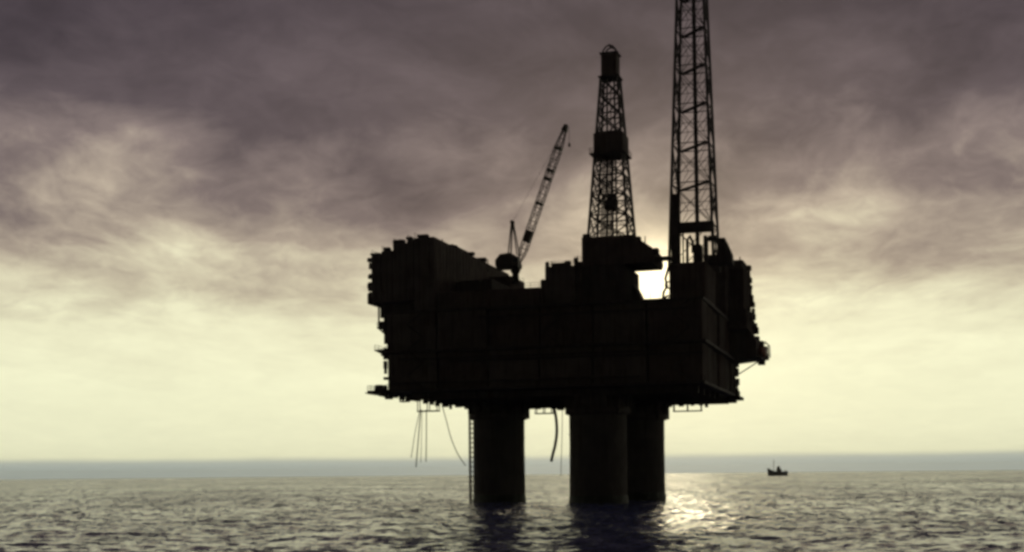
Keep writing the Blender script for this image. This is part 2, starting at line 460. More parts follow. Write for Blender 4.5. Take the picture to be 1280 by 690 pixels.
# ---- left living block, roof level stepping down to the left
uA = U(543, VF, 300)
zA = Zt(543, 295.5, VF)
steps = [(463.5, 476, 319), (476, 490.5, 313.5), (490.5, 508, 304), (508, 517, 299.5)]
zu = Zt(463, 378, VF)
for i, (pa, pb, py) in enumerate(steps):
    module('terrace_module', U(pa, VF, py), U(pb, VF, py) - 0.05, VF, 26 - 3 * i, zu, Zt(pa, py, VF), 'module_pale', 'w' if i else 'w', c=0.25)
blk = module('living_block', U(517, VF, 296), uA, VF, VB, ZD + 0.6, zA, 'module_pale', 'w', c=0.2)
# small step on the roof edge and roof plant
module('roof_house', uA - 6.5, uA - 1.2, -14, 2, zA, zA + 1.1, 'module', c=0.1, ribs=False)
u0 = U(463.5, VF, 340)
m = MB()
for i in range(9):
    m.box(u0 - .35 - .25 * (i % 2), u0 + .02, VF + 1.0 + i * 3.3, VF + 2.4 + i * 3.3, zu + .8 + (i * 5.1) % 6, zu + 2.6 + (i * 5.1) % 6)
m.build('wall_box', 'module', plat)
walkway(U(459, VF, 378), u0 + 1, VF + .3, VF + 22, zu - 0.02, 'w')
# deck area below the overhang
module('module', U(475, VF + 2, 390), UL + 6, VF + 2, VF + 3.2, Zt(475, 396, VF), zu - .4, 'steel', ribs=False)
for (pa, pb, py, dv, L) in ((471, 486, 409, 0.5, 12), (468, 486, 437, 4, 5), (476, 486, 443, 9, 8)):
    z = Zt(pa, py, VF + dv); ua = U(pa, VF + dv, py)
    walkway(ua, UL + .4, VF + dv, VF + dv + L, z, 'w', [((ua + .3, VF + dv + .4, z - .3), (UL + .2, VF + dv + .4, z - 2.6))])
MB().cbox(U(472, VF + 1, 404), UL - .2, VF + 1, VF + 4, Zt(472, 408, VF), Zt(472, 401, VF), .2).build('equipment_box', 'module', plat)
MB().tube((U(473.5, VF + .8, 395), VF + .8, Zt(474, 409, VF)), (U(473.5, VF + .8, 395), VF + .8, zu - .3), 0.22).build('support_post', 'steel', plat)
# long ledge at the foot of the box
zl = Zt(462, 488, VF + 1)
walkway(U(459, VF + 1, 488), UL + 1, VF + 1, VF + 14, zl, 'ws', [((U(463, VF + 2, 488), VF + 2, zl - .3), (UL + .3, VF + 2, zl - 2.2))], t=0.9)
MB().cbox(U(468, VF + 2, 485), U(477, VF + 2, 485), VF + 2, VF + 6, zl + .02, Zt(468, 481, VF + 2), .2).build('equipment_box', 'module', plat)
MB().tube((U(461, VF + 1.4, 487), VF + 1.4, zl - .6), (U(456.5, VF + 1.4, 487), VF + 1.4, zl - .6), 0.14).build('outrigger', 'steel', plat)

# ---- middle: low modules, substructure of the drilling derrick
module('module', uA + .4, U(675, VF + 1, 358) - .1, VF + 1, VF + 14, ZD + .6, Zt(655, 359, VF), 'module', 's')
module('pipe_rack', uA + .6, U(655, 12, 350), VF + 14.5, 12, ZD + .6, Zt(645, 347, VF + 14.5), 'steel', '')
module('pump_house', U(612, 13, 350), U(656, 26, 352), 13, 26, ZD + .6, Zt(640, 344.5, 13), 'module', 'n')
uC = U(681, VF + 1, 334)
zC = Zt(690, 333, VF + 1)
module('mud_module', U(675, VF + 1, 349), uC - .05, VF + 1, VF + 14, ZD + .6, Zt(675, 349, VF + 1), 'module', c=.3)
module('mud_module', uC, U(717, VF + 1, 330) - .05, VF + 1, VF + 18, ZD + .6, zC, 'module_pale', 'sw')
VD0, VD1 = VF + 2.5, VF + 20
uD0 = U(727, VD0, 300); uD1 = U(799, VD1, 350)
zD1 = Zt(727, 297, VD0); zFl = Zt(812, 338, VD0 + 12)
module('substructure', U(717, VD0, 330), uD0 - .05, VD0, VD1, ZD + .6, Zt(717, 327, VD0), 'module', 's')
module('substructure', uD0, uD1, VD0, VD1, ZD + .6, zFl, 'steel')
uE = U(823, VD0 + 6, 330)
m = MB(); pr = [(uD0, zFl + .02), (uE - .3, zFl + .02), (uE, zFl + 1.0), (uE, Zt(823, 322, VD0)), (U(815, VD0, 309), Zt(815, 309, VD0)), (U(804, VD0, 302), Zt(804, 302, VD0)), (U(790, VD0, 298), zD1), (uD0, zD1)]
m.prism(pr, VD0, VD0 + 13)
df = m.build('drill_floor_house', 'module', plat)
m = MB()
for i in range(9):
    x = uD0 + 1 + i * 1.75
    m.box(x - .1, x + .1, VD0 - .18, VD0 + .02, zFl + .3, zD1 - .6)
m.build('wall_ribs', 'module', df)
# walkway bridging the gap above the opening
walkway(uE - .5, U(840, VD0 + 4, 322), VD0 + 2, VD0 + 5, Zt(830, 320, VD0 + 2), 's', t=0.7, name='bridge')

# ---- right: flare tower base, process modules
VE0, VE1 = VF + 6, VF + 22
uE0 = U(836, VE0, 350); 
zE = Zt(870, 327, VE0)
module('process_module', uE0, UR + .2, VE0, VE1, ZD + .6, zE, 'module', 'se', c=.3)
# pipework hanging in the opening beside that module
m = MB(); x = uE0
m.path([(x + .1, VE0 + .6, ZD + .8), (x - 1.6, VE0 + .6, ZD + 1.3), (x - 1.3, VE0 + .6, ZD + 3.0), (x - .5, VE0 + .6, ZD + 4.2), (x - .9, VE0 + .6, ZD + 6.0), (x - .3, VE0 + .6, ZD + 8.0), (x + .3, VE0 + .6, ZD + 9.6)], .33)
m.path([(x - 2.2, VE0 + 1, ZD + .6), (x - 2.3, VE0 + 1, ZD + 1.2), (x - .6, VE0 + 1, ZD + 2.0), (x + .3, VE0 + 1, ZD + 2.0)], .25)
m.path([(x + .2, VE0 + 1, ZD + 5.4), (x - .9, VE0 + 1, ZD + 5.2), (x - 1.1, VE0 + 1, ZD + 4.4), (x + .2, VE0 + 1, ZD + 3.4)], .22)
m.build('pipework', 'steel', plat)
zF = Zt(931, 327, VB); uF1 = U(934, VB, 335)
module('process_module', U(884, 12, 345), UR + .1, 12, 21.9, ZD + .6, Zt(900, 330, 12), 'module_pale', '', c=.3)
module('process_module', U(890, 22, 345), uF1, 22, VB, ZD + .6, Zt(915, 325, 22), 'module_pale', '', c=.3)
uG = U(942.5, VB, 390)
module('side_module', UR - 1, U(938.5, VB, 360), 16, VB - .4, Zt(940, 395, VB), Zt(938, 344, VB), 'module', c=.3)
module('side_module', UR - 1.2, uG, 15, VB - .2, Zt(943, 418, VB), Zt(943, 394, VB) - .05, 'module', c=.3)
m = MB()
for i in range(5):
    m.box(uG - .2, uG + .3 + .35 * (i % 2), VB - 2.6 - 2.8 * i, VB - 1.2 - 2.8 * i, Zt(943, 416 - i * 3, VB), Zt(943, 408 - i * 4, VB))
m.build('wall_box', 'steel', plat)
# cantilevered boat station
VS = VB - 1.5
pr = [(UR - .5, Zt(925, 456, VS)), (U(948, VS, 452), Zt(948, 452, VS)), (U(950, VS, 449), Zt(950, 447, VS)), (U(950, VS, 436), Zt(950, 430, VS)), (U(943, VS, 418), Zt(943, 418.5, VS)), (UR - .5, Zt(930, 418.5, VS))]
MB().prism(pr, VS - 9, VS).build('boat_station', 'module', plat)
z = Zt(950, 450, VS)
walkway(U(930, VS, 452), U(957, VS, 450), VS - 10, VS + .4, z, 'e', [((U(949, VS, 455), VS, z - .3), (UR + .1, VS, Zt(924, 470, VS)))], t=.5)
z = Zt(925, 497, VS)
walkway(UR - 1, U(929.5, VS, 496), VS - 7, VS + .6, z, '', None, t=.8)
MB().cbox(UR - .2, U(925.5, VS, 490), VS - 3, VS - .4, z + .02, Zt(923, 489, VS), .15).build('equipment_box', 'module', plat)
# jagged right wall: cable trays and boxes
m = MB()
for i in range(5):
    zc = Zt(920, 462 + i * 7, VB)
    m.box(UR - .1, UR + .3 + .3 * (i % 2), VB - 1.8 - i * 1.1, VB - .5 - i, zc - .6, zc + .6)
m.build('wall_box', 'steel', plat)
# tower base boxes on the process module
VG = VE0 + 5
def pbox(name, pa, pb, pt, pbm, v0, v1, mat='steel', ribs=False):
    return module(name, U(pa, v0, pt), U(pb, v1, pt), v0, v1, Zt((pa + pb) / 2, pbm, v0), Zt((pa + pb) / 2, pt, v0), mat, '', ribs=ribs, c=.12)
pbox('tower_column', 838, 850.5, 242, 330, VG, VG + 1.6)
pbox('gantry_beam', 849, 893, 276.5, 289.5, VG + .2, VG + 1.8)
pbox('gantry_post', 852.5, 855, 289, 330, VG + .3, VG + 1)
pbox('separator_box', 866, 879, 305, 330, VG, VG + 4)
pbox('separator_box', 879, 885.5, 294, 330, VG + .1, VG + 3)
pbox('separator_box', 896, 908, 297, 330, VG + .1, VG + 3)
pbox('separator_box', 885, 897, 294, 300, VG + .2, VG + 2)
pbox('separator_box', 885, 897, 318, 330, VG + .2, VG + 2)
MB().prism([(U(907, VG, 310), Zt(907, 300, VG)), (U(907, VG, 310), zE), (U(915, VG, 326), zE), (U(914, VG, 318), Zt(914, 316, VG))][::-1], VG, VG + 4).build('sloped_hood', 'steel', plat)
m = MB()
m.path([(U(859, VG + 3, 300), VG + 3, zE), (U(859, VG + 3, 300), VG + 3, Zt(859, 300, VG + 3)), (U(862, VG + 3, 294), VG + 3, Zt(862, 295, VG + 3)), (U(866, VG + 3, 300), VG + 3, Zt(866, 303, VG + 3)), (U(866, VG + 3, 312), VG + 3, Zt(866, 316, VG + 3))], .38)
m.build('pipework', 'steel', plat)
# small masts, vents and lamps that roughen the roofline
for (px, py0, py1, v, r) in ((500, 304, 299, -25, .2), (553, 304, 299, -24, .16), (610, 330, 324, 5, .15), (690, 334, 327, -24, .2), (722, 327, 320, -26, .15), (806, 304, 300, -27, .12), (925, 327, 321, 20, .2)):
    u, v, z0 = loc(px, py0, v); z1 = Zt(px, py1, v)
    MB().tube((u, v, z0 - 2), (u, v, z1), r, r * .8, 6).build('vent_mast', 'steel', plat)
# ---- ragged edges: plant, lockers, pipe ends and lamps fixed along the outlines
rc = random.Random(21)
def clutter(name, px, py, v, w, h, d, mat='steel', kind='box'):
    u, _, z = loc(px, py, v)
    m = MB()
    if kind == 'box': m.cbox(u - w / 2, u + w / 2, v - d / 2, v + d / 2, z - h / 2, z + h / 2, min(w, h, d) * .15)
    elif kind == 'tank': m.lathe([(w * .3, z - h / 2), (w / 2, z - h * .4), (w / 2, z + h * .4), (w * .3, z + h / 2)], (u, v), 14)
    else: m.tube((u, v, z - h / 2), (u, v, z + h / 2), w / 2, n=7)
    m.build(name, mat, plat)
for i in range(9):                       # left wall of the terraces
    clutter('wall_locker', 463.4 + rc.uniform(-.9, 1.2), 324 + i * 6.2 + rc.uniform(-3, 3), VF + rc.uniform(.6, 2.5), rc.uniform(.8, 1.6), rc.uniform(.5, 2.6), rc.uniform(.8, 1.6), 'module')
for i in range(9):                       # left wall below the overhang
    clutter('pipe_end', 482 + rc.uniform(-.8, .8), 400 + i * 9 + rc.uniform(-2, 2), VF + rc.uniform(.6, 2), rc.uniform(.6, 1.4), rc.uniform(.6, 2.0), 1.2, 'steel', rc.choice(['box', 'pipe', 'tank']))
for (px, py) in ((470, 318), (484, 311.5), (499, 302.5), (512, 298), (529, 294.8), (568, 309), (586, 317.5), (601, 325), (622, 336)):
    v = VF + 1.2 if px < 540 else VF + (px - 543) / 94 * 60
    clutter('roof_vent', px, py, v, rc.uniform(1.2, 3.2), rc.uniform(.5, 1.2), 1.4, 'steel', 'box')
for (px, py, w, h, kind) in ((684, 332, 1.0, 1.6, 'tank'), (699, 331.5, 3, 1.0, 'box'), (710, 331, 1.4, 1.8, 'box'), (720, 325.5, 1.2, 1.2, 'tank'), (733, 296, 1.6, 1.2, 'box'), (798, 299, 1.2, 1.2, 'box'), (820, 314, 1.4, 1.4, 'box')):
    clutter('deck_plant', px, py, VF + 4, w, h, 1.5, 'module', kind)
for i in range(11):                      # right wall
    clutter('wall_locker', 935 + .115 * (i * 8) + rc.uniform(-1, 1), 334 + i * 8 + rc.uniform(-2, 2), VB - rc.uniform(.5, 2), rc.uniform(.8, 2.0), rc.uniform(.8, 2.0), 1.5, 'module', rc.choice(['box', 'box', 'pipe']))
for i in range(7):
    clutter('pipe_end', 921 + rc.uniform(-.8, 1.2), 458 + i * 6 + rc.uniform(-2, 2), VB - rc.uniform(.3, 1.5), rc.uniform(.8, 1.8), rc.uniform(.7, 1.8), 1.2, 'steel', rc.choice(['box', 'pipe']))
for (px, py) in ((946, 424), (951, 431), (955, 437), (957, 446), (952, 452)):
    clutter('wall_locker', px, py, VS - 1, rc.uniform(1, 2), rc.uniform(1, 2.2), 1.6, 'module')
for i in range(13):                      # underside along the receding left edge
    f_ = i / 12
    clutter('pipe_end', 478 + 104 * f_ + rc.uniform(-2, 2), 492.5 + 16 * f_ + rc.uniform(-.5, 2.2), VF + 1 + 58 * f_, rc.uniform(.8, 2.2), rc.uniform(.6, 1.8), 1.4, 'steel', rc.choice(['box', 'box', 'pipe']))
for i in range(12):                      # underside along the back edge
    px = rc.choice((rc.uniform(660, 710), rc.uniform(836, 918)))
    clutter('pipe_end', px, (510 if px < 720 else 506) + rc.uniform(-1, 1), VB - .8, rc.uniform(.8, 2.2), rc.uniform(.5, 1.4), 1.2, 'steel')
# sloping chute that rounds off the lower corner of the opening
ca, cb_ = loc(798, 359, VD1 - 1), loc(808, 380, VD1 - 1)
MB().prism([(ca[0] - 1.5, ZD + .62), (cb_[0], ZD + .62), (cb_[0], cb_[2] + .2), (ca[0], ca[2]), (ca[0] - 1.5, ca[2])], VD1 - 8, VD1 - 1).build('shale_chute', 'steel', plat)
# stair towers, pipe runs and open galleries on the near face
for (px, z0, z1) in ((520, ZB + .6, ZD), (690, ZM + .6, ZD), (852, ZB + .6, ZD)):
    u = U(px, VF); n_ = int((z1 - z0) / 3.0)
    for k in range(n_):
        za, zb = z0 + k * (z1 - z0) / n_, z0 + (k + 1) * (z1 - z0) / n_
        m = MB(); s_ = 1 if k % 2 else -1
        m.tube((u - s_ * 2, VF - 1.3, za), (u + s_ * 2, VF - 1.3, zb), .14, n=5); m.tube((u - s_ * 2, VF - .6, za), (u + s_ * 2, VF - .6, zb), .14, n=5)
        for j in range(1, 8):
            f_ = j / 8; x = u - s_ * 2 + s_ * 4 * f_; z = za + (zb - za) * f_
            m.box(x - .15, x + .15, VF - 1.3, VF - .6, z - .03, z + .03)
        m.build('stair_flight', 'steel', plat)
for z, a_, b_ in ((ZM - 1.6, 500, 830), (ZM - 2.4, 560, 880), (ZD - 1.8, 600, 860), (ZB + 2.0, 490, 800)):
    MB().tube((U(a_, VF), VF - .35, z), (U(b_, VF), VF - .35, z), .22, n=8).build('pipe_run', 'steel', plat)
for z in (ZM + .6, ZD + .6, ZB + .6):
    railing(MB(), UL - .3, UR + .6, VF - .45, VB, z, 's').build('handrail', 'steel', plat)
# underslung inspection walkways
def hung(pa, pb, py, v, w, drop=2.0):
    ua, ub = U(pa, v, py), U(pb, v, py); z = Zt((pa + pb) / 2, py, v)
    o = MB().box(ua, ub, v, v + w, z - .3, z).build('hung_walkway', 'steel', plat)
    b = MB()
    for x in (ua + .2, (ua + ub) / 2, ub - .2):
        for y in (v + .1, v + w - .1): b.tube((x, y, z - .1), (x, y, ZB + .05), .13, n=6)
    b.build('hanger', 'steel', o)
hung(499, 509, 501, -14, 2)
hung(521, 547, 513, -2, 2)
hung(668, 690, 516, 26, 2)
hung(841, 877, 513, 27, 1.6)

# ------------------------------------------------------------------ lattice helpers
def br(r, k): return r[k % 2] if isinstance(r, tuple) else r
def lattice(root, base, half0, half1, z0, levels, mat, leg_r, brace_r, ring_r, x_brace=True, up=True):
    """four-legged tapering lattice; levels = z values of the ring frames"""
    ztop = levels[-1]
    def cor(k, z):
        h = half0 + (half1 - half0) * (z - z0) / (ztop - z0)
        sx, sy = ((-1, -1), (1, -1), (1, 1), (-1, 1))[k % 4]
        return (base[0] + sx * h, base[1] + sy * h, z)
    for k in range(4):
        MB().tube(cor(k, z0), cor(k, ztop), leg_r, leg_r * .8, 8).build('tower_leg', mat, root)
    for i, z in enumerate(levels):
        for k in range(4):
            MB().tube(cor(k, z), cor(k + 1, z), ring_r, n=6).build('crossbar', mat, root)
        zl_ = z0 if i == 0 else levels[i - 1]
        if z - zl_ < .1: continue
        for k in range(4):
            if x_brace:
                MB().tube(cor(k, zl_), cor(k + 1, z), br(brace_r, k), n=6).build('brace', mat, root)
                MB().tube(cor(k + 1, zl_), cor(k, z), br(brace_r, k), n=6).build('brace', mat, root)
            else:
                a, b = Vector(cor(k, z)), Vector(cor(k + 1, z)); mid_ = (a + b) / 2
                MB().tube(cor(k, zl_), mid_, br(brace_r, k), n=6).build('brace', mat, root)
                MB().tube(cor(k + 1, zl_), mid_, br(brace_r, k), n=6).build('brace', mat, root)
    return cor

def p2w(u, v, z): 
    q = O + E1 * u + E2 * v
    return Vector((q.x, q.y, z))

# ------------------------------------------------------------------ drilling derrick on its floor
VDK = VD0 + 7.0
du, _, dz = loc(765, 297, VDK)
dz = zD1 + 0.0
der = empty('drilling_derrick', p2w(du, VDK, dz), TURN)
tag(der, 'shorter lattice drilling derrick with a boxed racking platform halfway up and a closed crown', 'drilling derrick')
def dZ(py): return Zt(765, py, VDK) - dz
Yd = (O.y + du * E1.y + VDK * E2.y)
def pxm(n): return n * Yd / F
lv = [dZ(y) for y in (272, 247, 222, 196, 168, 144, 120, 98)]
cor = lattice(der, (0, 0), pxm(56) / 2 / 1.12, pxm(23) / 2 / 1.1, 0.0, lv, 'derrick_steel', .33, .17, .19)
zs = [0.0] + lv
for i in range(4):                       # half-bay bracing of the lower derrick
    zm = (zs[i] + zs[i + 1]) / 2
    for k in range(4):
        a, b = Vector(cor(k, zm)), Vector(cor(k + 1, zm))
        MB().tube(a, b, .10, n=5).build('strut', 'derrick_steel', der)
        for q in (Vector(cor(k, zs[i + 1])).lerp(Vector(cor(k + 1, zs[i + 1])), .5),):
            MB().tube(a.lerp(b, .02), q, .09, n=5).build('strut', 'derrick_steel', der)
            MB().tube(b.lerp(a, .02), q, .09, n=5).build('strut', 'derrick_steel', der)
# inner pipe rack and guide rails
for (x, y, z1) in ((-1.0, -.6, dZ(70)), (1.1, .4, dZ(70)), (.1, .9, dZ(175))):
    MB().tube((x, y, 0), (x * .7, y * .7, z1), .24, n=6).build('guide_rail', 'derrick_steel', der)
m = MB()
for i in range(14):
    m.tube((-2.4 + (i % 7) * .42, -2 + (i // 7) * .6, 0), (-1.5 + (i % 7) * .42, -1.6 + (i // 7) * .5, dZ(180)), .09, n=5)
m.build('drill_pipe', 'steel', der)
m = MB().cbox(-1.6, 1.4, -1.2, 1.2, dZ(262), dZ(250), .2); m.box(-.7, .9, -.8, .8, dZ(250), dZ(244)); m.tube((0, 0, dZ(244)), (0, 0, dZ(110)), .1, n=6)
m.build('travelling_block', 'steel', der)
m = MB(); w = pxm(41) / 2 / 1.1
m.cbox(-w, w, -w, w, dZ(194), dZ(169), .2)
rb = m.build('racking_box', 'module', der)
m = MB(); m.box(-w - .9, w + .6, -w - .5, w + .5, dZ(195) - .15, dZ(195) + .15); railing(m, -w - .85, w + .55, -w - .45, w + .45, dZ(195) + .15)
m.build('balcony', 'steel', rb)
w2 = pxm(21) / 2 / 1.05
m = MB().cbox(-w2, w2, -w2, w2, dZ(97), dZ(69), .15); cb = m.build('crown_box', 'module', der)
m = MB(); m.box(-w2 - .6, w2 + .6, -w2 - .6, w2 + .6, dZ(97) - .3, dZ(97)); m.build('crown_platform', 'steel', cb)
MB().box(-w2 - .3, w2 + .3, -w2 - .3, w2 + .3, dZ(69), dZ(69) + .25).build('crown_roof', 'steel', cb)
m = MB()
for y in (-1.0, 1.0):
    pts = [(-w2 * .85, y, dZ(69)), (-w2 * .8, y, dZ(64)), (-w2 * .45, y, dZ(59.5)), (0, y, dZ(57.5)), (w2 * .45, y, dZ(59.5)), (w2 * .8, y, dZ(64)), (w2 * .85, y, dZ(69))]
    m.path(pts, .2, 6)
m.tube((0, -1, dZ(58)), (0, 1, dZ(58)), .2, n=6)
m.build('crown_frame', 'steel', cb)
m = MB(); m.box(pxm(-9), pxm(-5), -3.4, -2.4, dZ(252), dZ(246)); m.box(pxm(-12), pxm(-8), -3.8, -2.8, dZ(246), dZ(240))
m.build('stabbing_board', 'steel', der)

# ------------------------------------------------------------------ flare tower
VT = VG + 7.5
tu, _, _t = loc(868, 320, VT)
tz = zE
flr = empty('flare_tower', p2w(tu, VT, tz), TURN)
tag(flr, 'tallest lattice tower, with a thick riser pipe, cut off by the top of the picture', 'flare tower')
Yt = O.y + tu * E1.y + VT * E2.y
def tZ(py): return CAM_H + (588.5 - py) * Yt / F - tz
def tm(n): return n * Yt / F
levels = [tZ(y) for y in (283, 232, 183, 134, 86, 40, -4, -46, -86, -124, -160)]
h0 = tm(62) / 2 / 1.13; h1 = tm(26) / 2 / 1.13
cor = lattice(flr, (0, 0), h0, h1, 0.0, levels, 'derrick_steel', .36, (.10, .18), .13, True)
# secondary bracing: mid-height struts that make the lacy side faces
for i in range(len(levels) - 1):
    za, zb = levels[i], levels[i + 1]; zm = (za + zb) / 2
    for k in range(4):
        a, b = Vector(cor(k, zm)), Vector(cor(k + 1, zm))
        MB().tube(a, b, .08, n=5).build('strut', 'derrick_steel', flr)
        for c in (a, b):
            far = a if c is b else b
            p = c + (far - c) * .28
            q = Vector(cor(k if c is a else k + 1, zb)); q2 = Vector(cor(k if c is a else k + 1, za))
            MB().tube(p, q, .07, n=5).build('strut', 'derrick_steel', flr)
            MB().tube(p, q2, .07, n=5).build('strut', 'derrick_steel', flr)
    # gallery across the tower at each frame
    a, b = Vector(cor(3, za)), Vector(cor(1, za))
    g0, g1 = a.lerp(b, .10), a.lerp(b, .90)
    dd = (g1 - g0).normalized(); nn = Vector((-dd.y, dd.x, 0)) * .45
    gm = MB(); t_ = .32
    vs8 = [g0 - nn, g1 - nn, g1 + nn, g0 + nn]
    gm._add([(p.x, p.y, p.z - t_) for p in vs8] + [(p.x, p.y, p.z + .12) for p in vs8], [(3, 2, 1, 0), (4, 5, 6, 7), (0, 1, 5, 4), (1, 2, 6, 5), (2, 3, 7, 6), (3, 0, 4, 7)])
    gm.build('gallery', 'steel', flr)
MB().tube((tm(4.5), -.3, 0), (tm(1), -.2, levels[-1] + 4), .52, .45, 14).build('riser_pipe', 'steel', flr)
MB().tube((tm(-17), -h0 * .6, 0), (tm(-10), -h0 * .35, levels[-1]), .28, .2, 10).build('ladder_rail', 'steel', flr)
MB().lathe([(.5, levels[-1] + 4), (.9, levels[-1] + 4.6), (.9, levels[-1] + 7), (.6, levels[-1] + 7.6)], (tm(1), -.2), 16).build('flare_tip', 'steel', flr)

# ------------------------------------------------------------------ pedestal crane
VC = -6.0
cu, _, cz0 = loc(644.5, 358, VC)
zR = Zt(645, 347, VF + 14.5)
crane = empty('pedestal_crane', p2w(cu, VC, zR), TURN)
tag(crane, 'pedestal crane with its lattice boom raised to the right, on the low middle deck', 'crane')
def cP(px, py, dv=0.0):
    u, v, z = loc(px, py, VC + dv)
    return Vector((u - cu, dv, z - zR))
zt = cP(644.5, 336).z
MB().lathe([(1.0, 0), (.85, zt - 1.4), (1.3, zt - .5), (1.3, zt)], (0, 0), 20).build('pedestal', 'steel', crane)
a, b = cP(621, 332), cP(651, 332)
top, bot = cP(630, 317.5).z, zt
m = MB().prism([(a.x + .6, bot), (b.x - .2, bot), (b.x, bot + 1.0), (b.x - 1.3, top - .6), (a.x + 3.9, top), (a.x + 1.3, top - .2), (a.x, top - 1.6), (a.x, bot + .9)], -1.5, 1.5)
mh = m.build('machinery_house', 'crane_paint', crane)
MB().cbox(b.x - 1.4, b.x + .2, -2.9, -1.52, bot + .3, bot + 2.6, .15).build('operator_cab', 'crane_paint', crane)
MB().box(b.x - 1.3, b.x + .1, -2.98, -2.92, bot + 1.2, bot + 2.2).build('cab_window', 'glass', crane)
ap = cP(640.5, 278)
m = MB()
for y in (-1.0, 1.0):
    m.tube((cP(637, 319).x, y * 1.2, top - .2), (ap.x - .15, y * .4, ap.z), .2, n=6)
    m.tube((cP(648, 322).x, y * 1.2, top - .6), (ap.x + .15, y * .4, ap.z), .16, n=6)
m.tube((ap.x, -.6, ap.z), (ap.x, .6, ap.z), .5, n=10)
m.build('mast_frame', 'crane_paint', crane)
foot, tip = cP(649, 328), cP(708, 156)
d = (tip - foot).normalized(); side = Vector((d.z, 0, -d.x)); Lb = (tip - foot).length
boom = empty('boom', foot); boom.parent = crane
def bp(s, a, b):   # along, across in the boom plane, across in y ; boom narrows at both ends
    w = min(1.0, .35 + s / (Lb * .12), .35 + (Lb - s) / (Lb * .25))
    return d * s + side * (a * .85 * w) + Vector((0, b * .85 * w, 0))
chs = []
for (i, j) in ((-1, -1), (1, -1), (1, 1), (-1, 1)):
    m = MB(); m.path([bp(Lb * t / 20, i, j) for t in range(21)], .12, 6); m.build('chord', 'crane_paint', boom)
nb = 20
m = MB()
for t in range(nb):
    s0, s1 = Lb * t / nb, Lb * (t + 1) / nb
    cs = ((-1, -1), (1, -1), (1, 1), (-1, 1))
    for k in range(4):
        p, q = cs[k], cs[(k + 1) % 4]
        if t % 2: p, q = q, p
        m.tube(bp(s0, *p), bp(s1, *q), .06, n=5)
        m.tube(bp(s1, *cs[k]), bp(s1, *cs[(k + 1) % 4]), .06, n=5)
lac = m.build('lacing', 'crane_paint', boom)
def bplate(sa, sb, r, nm):
    m = MB(); c = [(-1, -1), (1, -1), (1, 1), (-1, 1)]
    v = [bp(sa, i * r, j * r) for i, j in c] + [bp(sb, i * r, j * r) for i, j in c]
    m._add(v, [(3, 2, 1, 0), (4, 5, 6, 7), (0, 1, 5, 4), (1, 2, 6, 5), (2, 3, 7, 6), (3, 0, 4, 7)])
    m.build(nm, 'crane_paint', boom)
bplate(Lb * .15, Lb * .23, 1.05, 'boom_plate')
for s in (.42, .60, .66, .82): bplate(Lb * s, Lb * (s + .018), 1.1, 'boom_plate')
bplate(Lb * .955, Lb * 1.0, 1.6, 'boom_head')
m = MB()
for y in (-.35, .35):
    m.tube((ap.x, y, ap.z), tuple(foot + d * Lb * .97 + Vector((-.2, y, 0))), .018, n=4)
m.build('pendant_line', 'steel', crane)
m = MB(); hk = foot + d * Lb * .99 + side * .9
m.tube(hk, hk - Vector((0, 0, 4.0)), .05, n=5); m.cbox(hk.x - .25, hk.x + .25, hk.y - .25, hk.y + .25, hk.z - 4.9, hk.z - 4.0, .08)
m.build('hoist_block', 'steel', crane)

# ------------------------------------------------------------------ things hanging below the deck
def hang(name, label, cat, pts, v, r, group=None, mat='rubber'):
    P = [Vector(loc(px, py, v)) for px, py in pts]
    out = []
    for i in range(len(P) - 1):
        p0, p1, p2, p3 = P[max(i - 1, 0)], P[i], P[i + 1], P[min(i + 2, len(P) - 1)]
        for t in [k / 6 for k in range(6)]:
            out.append(.5 * ((2 * p1) + (-p0 + p2) * t + (2 * p0 - 5 * p1 + 4 * p2 - p3) * t * t + (-p0 + 3 * p1 - 3 * p2 + p3) * t ** 3))
    out.append(P[-1])
    base = out[-1]
    m = MB(); m.path([q - base for q in out], r, 8)
    o = m.build(name, mat); o.location = p2w(*base); o.rotation_euler = (0, 0, TURN)
    return tag(o, label, cat, group)
hang('hanging_hose', 'thick dark hose hanging down between the two front leg shafts', 'hose', [(692, 508), (695, 522), (696, 540), (694, 556), (691, 568), (689, 577)], 22, .42)
hang('hanging_cable', 'faint thin cable hanging close beside the wide right-hand leg', 'cable', [(703, 509), (702.5, 545), (701, 596)], 20, .09)
hang('hanging_rope', 'thin rope sagging from the deck edge to the foot of the left leg', 'rope', [(553, 508), (558, 526), (564, 548), (572, 567), (582, 582)], -1, .12)
hang('hanging_line', 'leftmost slanting line of those hung below the left deck end', 'line', [(525, 512), (519, 540), (514, 572)], -1, .10)
hang('hanging_line', 'longest line with a weight at its end, below the left deck end', 'line', [(526, 512), (523, 548), (520, 584)], -.6, .15)
hang('hanging_line', 'straight short line right of the weighted one below the left deck', 'line', [(533, 512), (533, 545), (532.5, 577)], -.3, .13)
hang('hanging_line', 'thin upright line between the slanting ones below the left deck', 'line', [(527.5, 512), (527, 545), (526, 578)], .2, .08)

# riser caisson frame standing against the left leg
lt = empty('ladder_tower', p2w(*loc(591, 628, -2.5)[:2], 0), TURN)
tag(lt, 'narrow lattice ladder tower standing in the water against the left leg', 'ladder tower')
hw = .62; ztop = 24.5
for (i, j) in ((-1, -1), (1, -1), (1, 1), (-1, 1)):
    MB().tube((i * hw, j * hw, -6), (i * hw, j * hw, ztop), .17, n=6).build('ladder_leg', 'steel', lt)
for n_ in range(20):
    z = .4 + n_ * 1.25
    if z > ztop: break
    m = MB()
    for (p, q) in (((-1, -1), (1, -1)), ((1, -1), (1, 1)), ((1, 1), (-1, 1)), ((-1, 1), (-1, -1))):
        m.tube((p[0] * hw, p[1] * hw, z), (q[0] * hw, q[1] * hw, z), .13, n=5)
    m.build('rung', 'steel', lt)
MB().box(-hw - .3, hw + .8, -hw - .3, hw + .3, ztop - .3, ztop).build('top_landing', 'steel', lt)
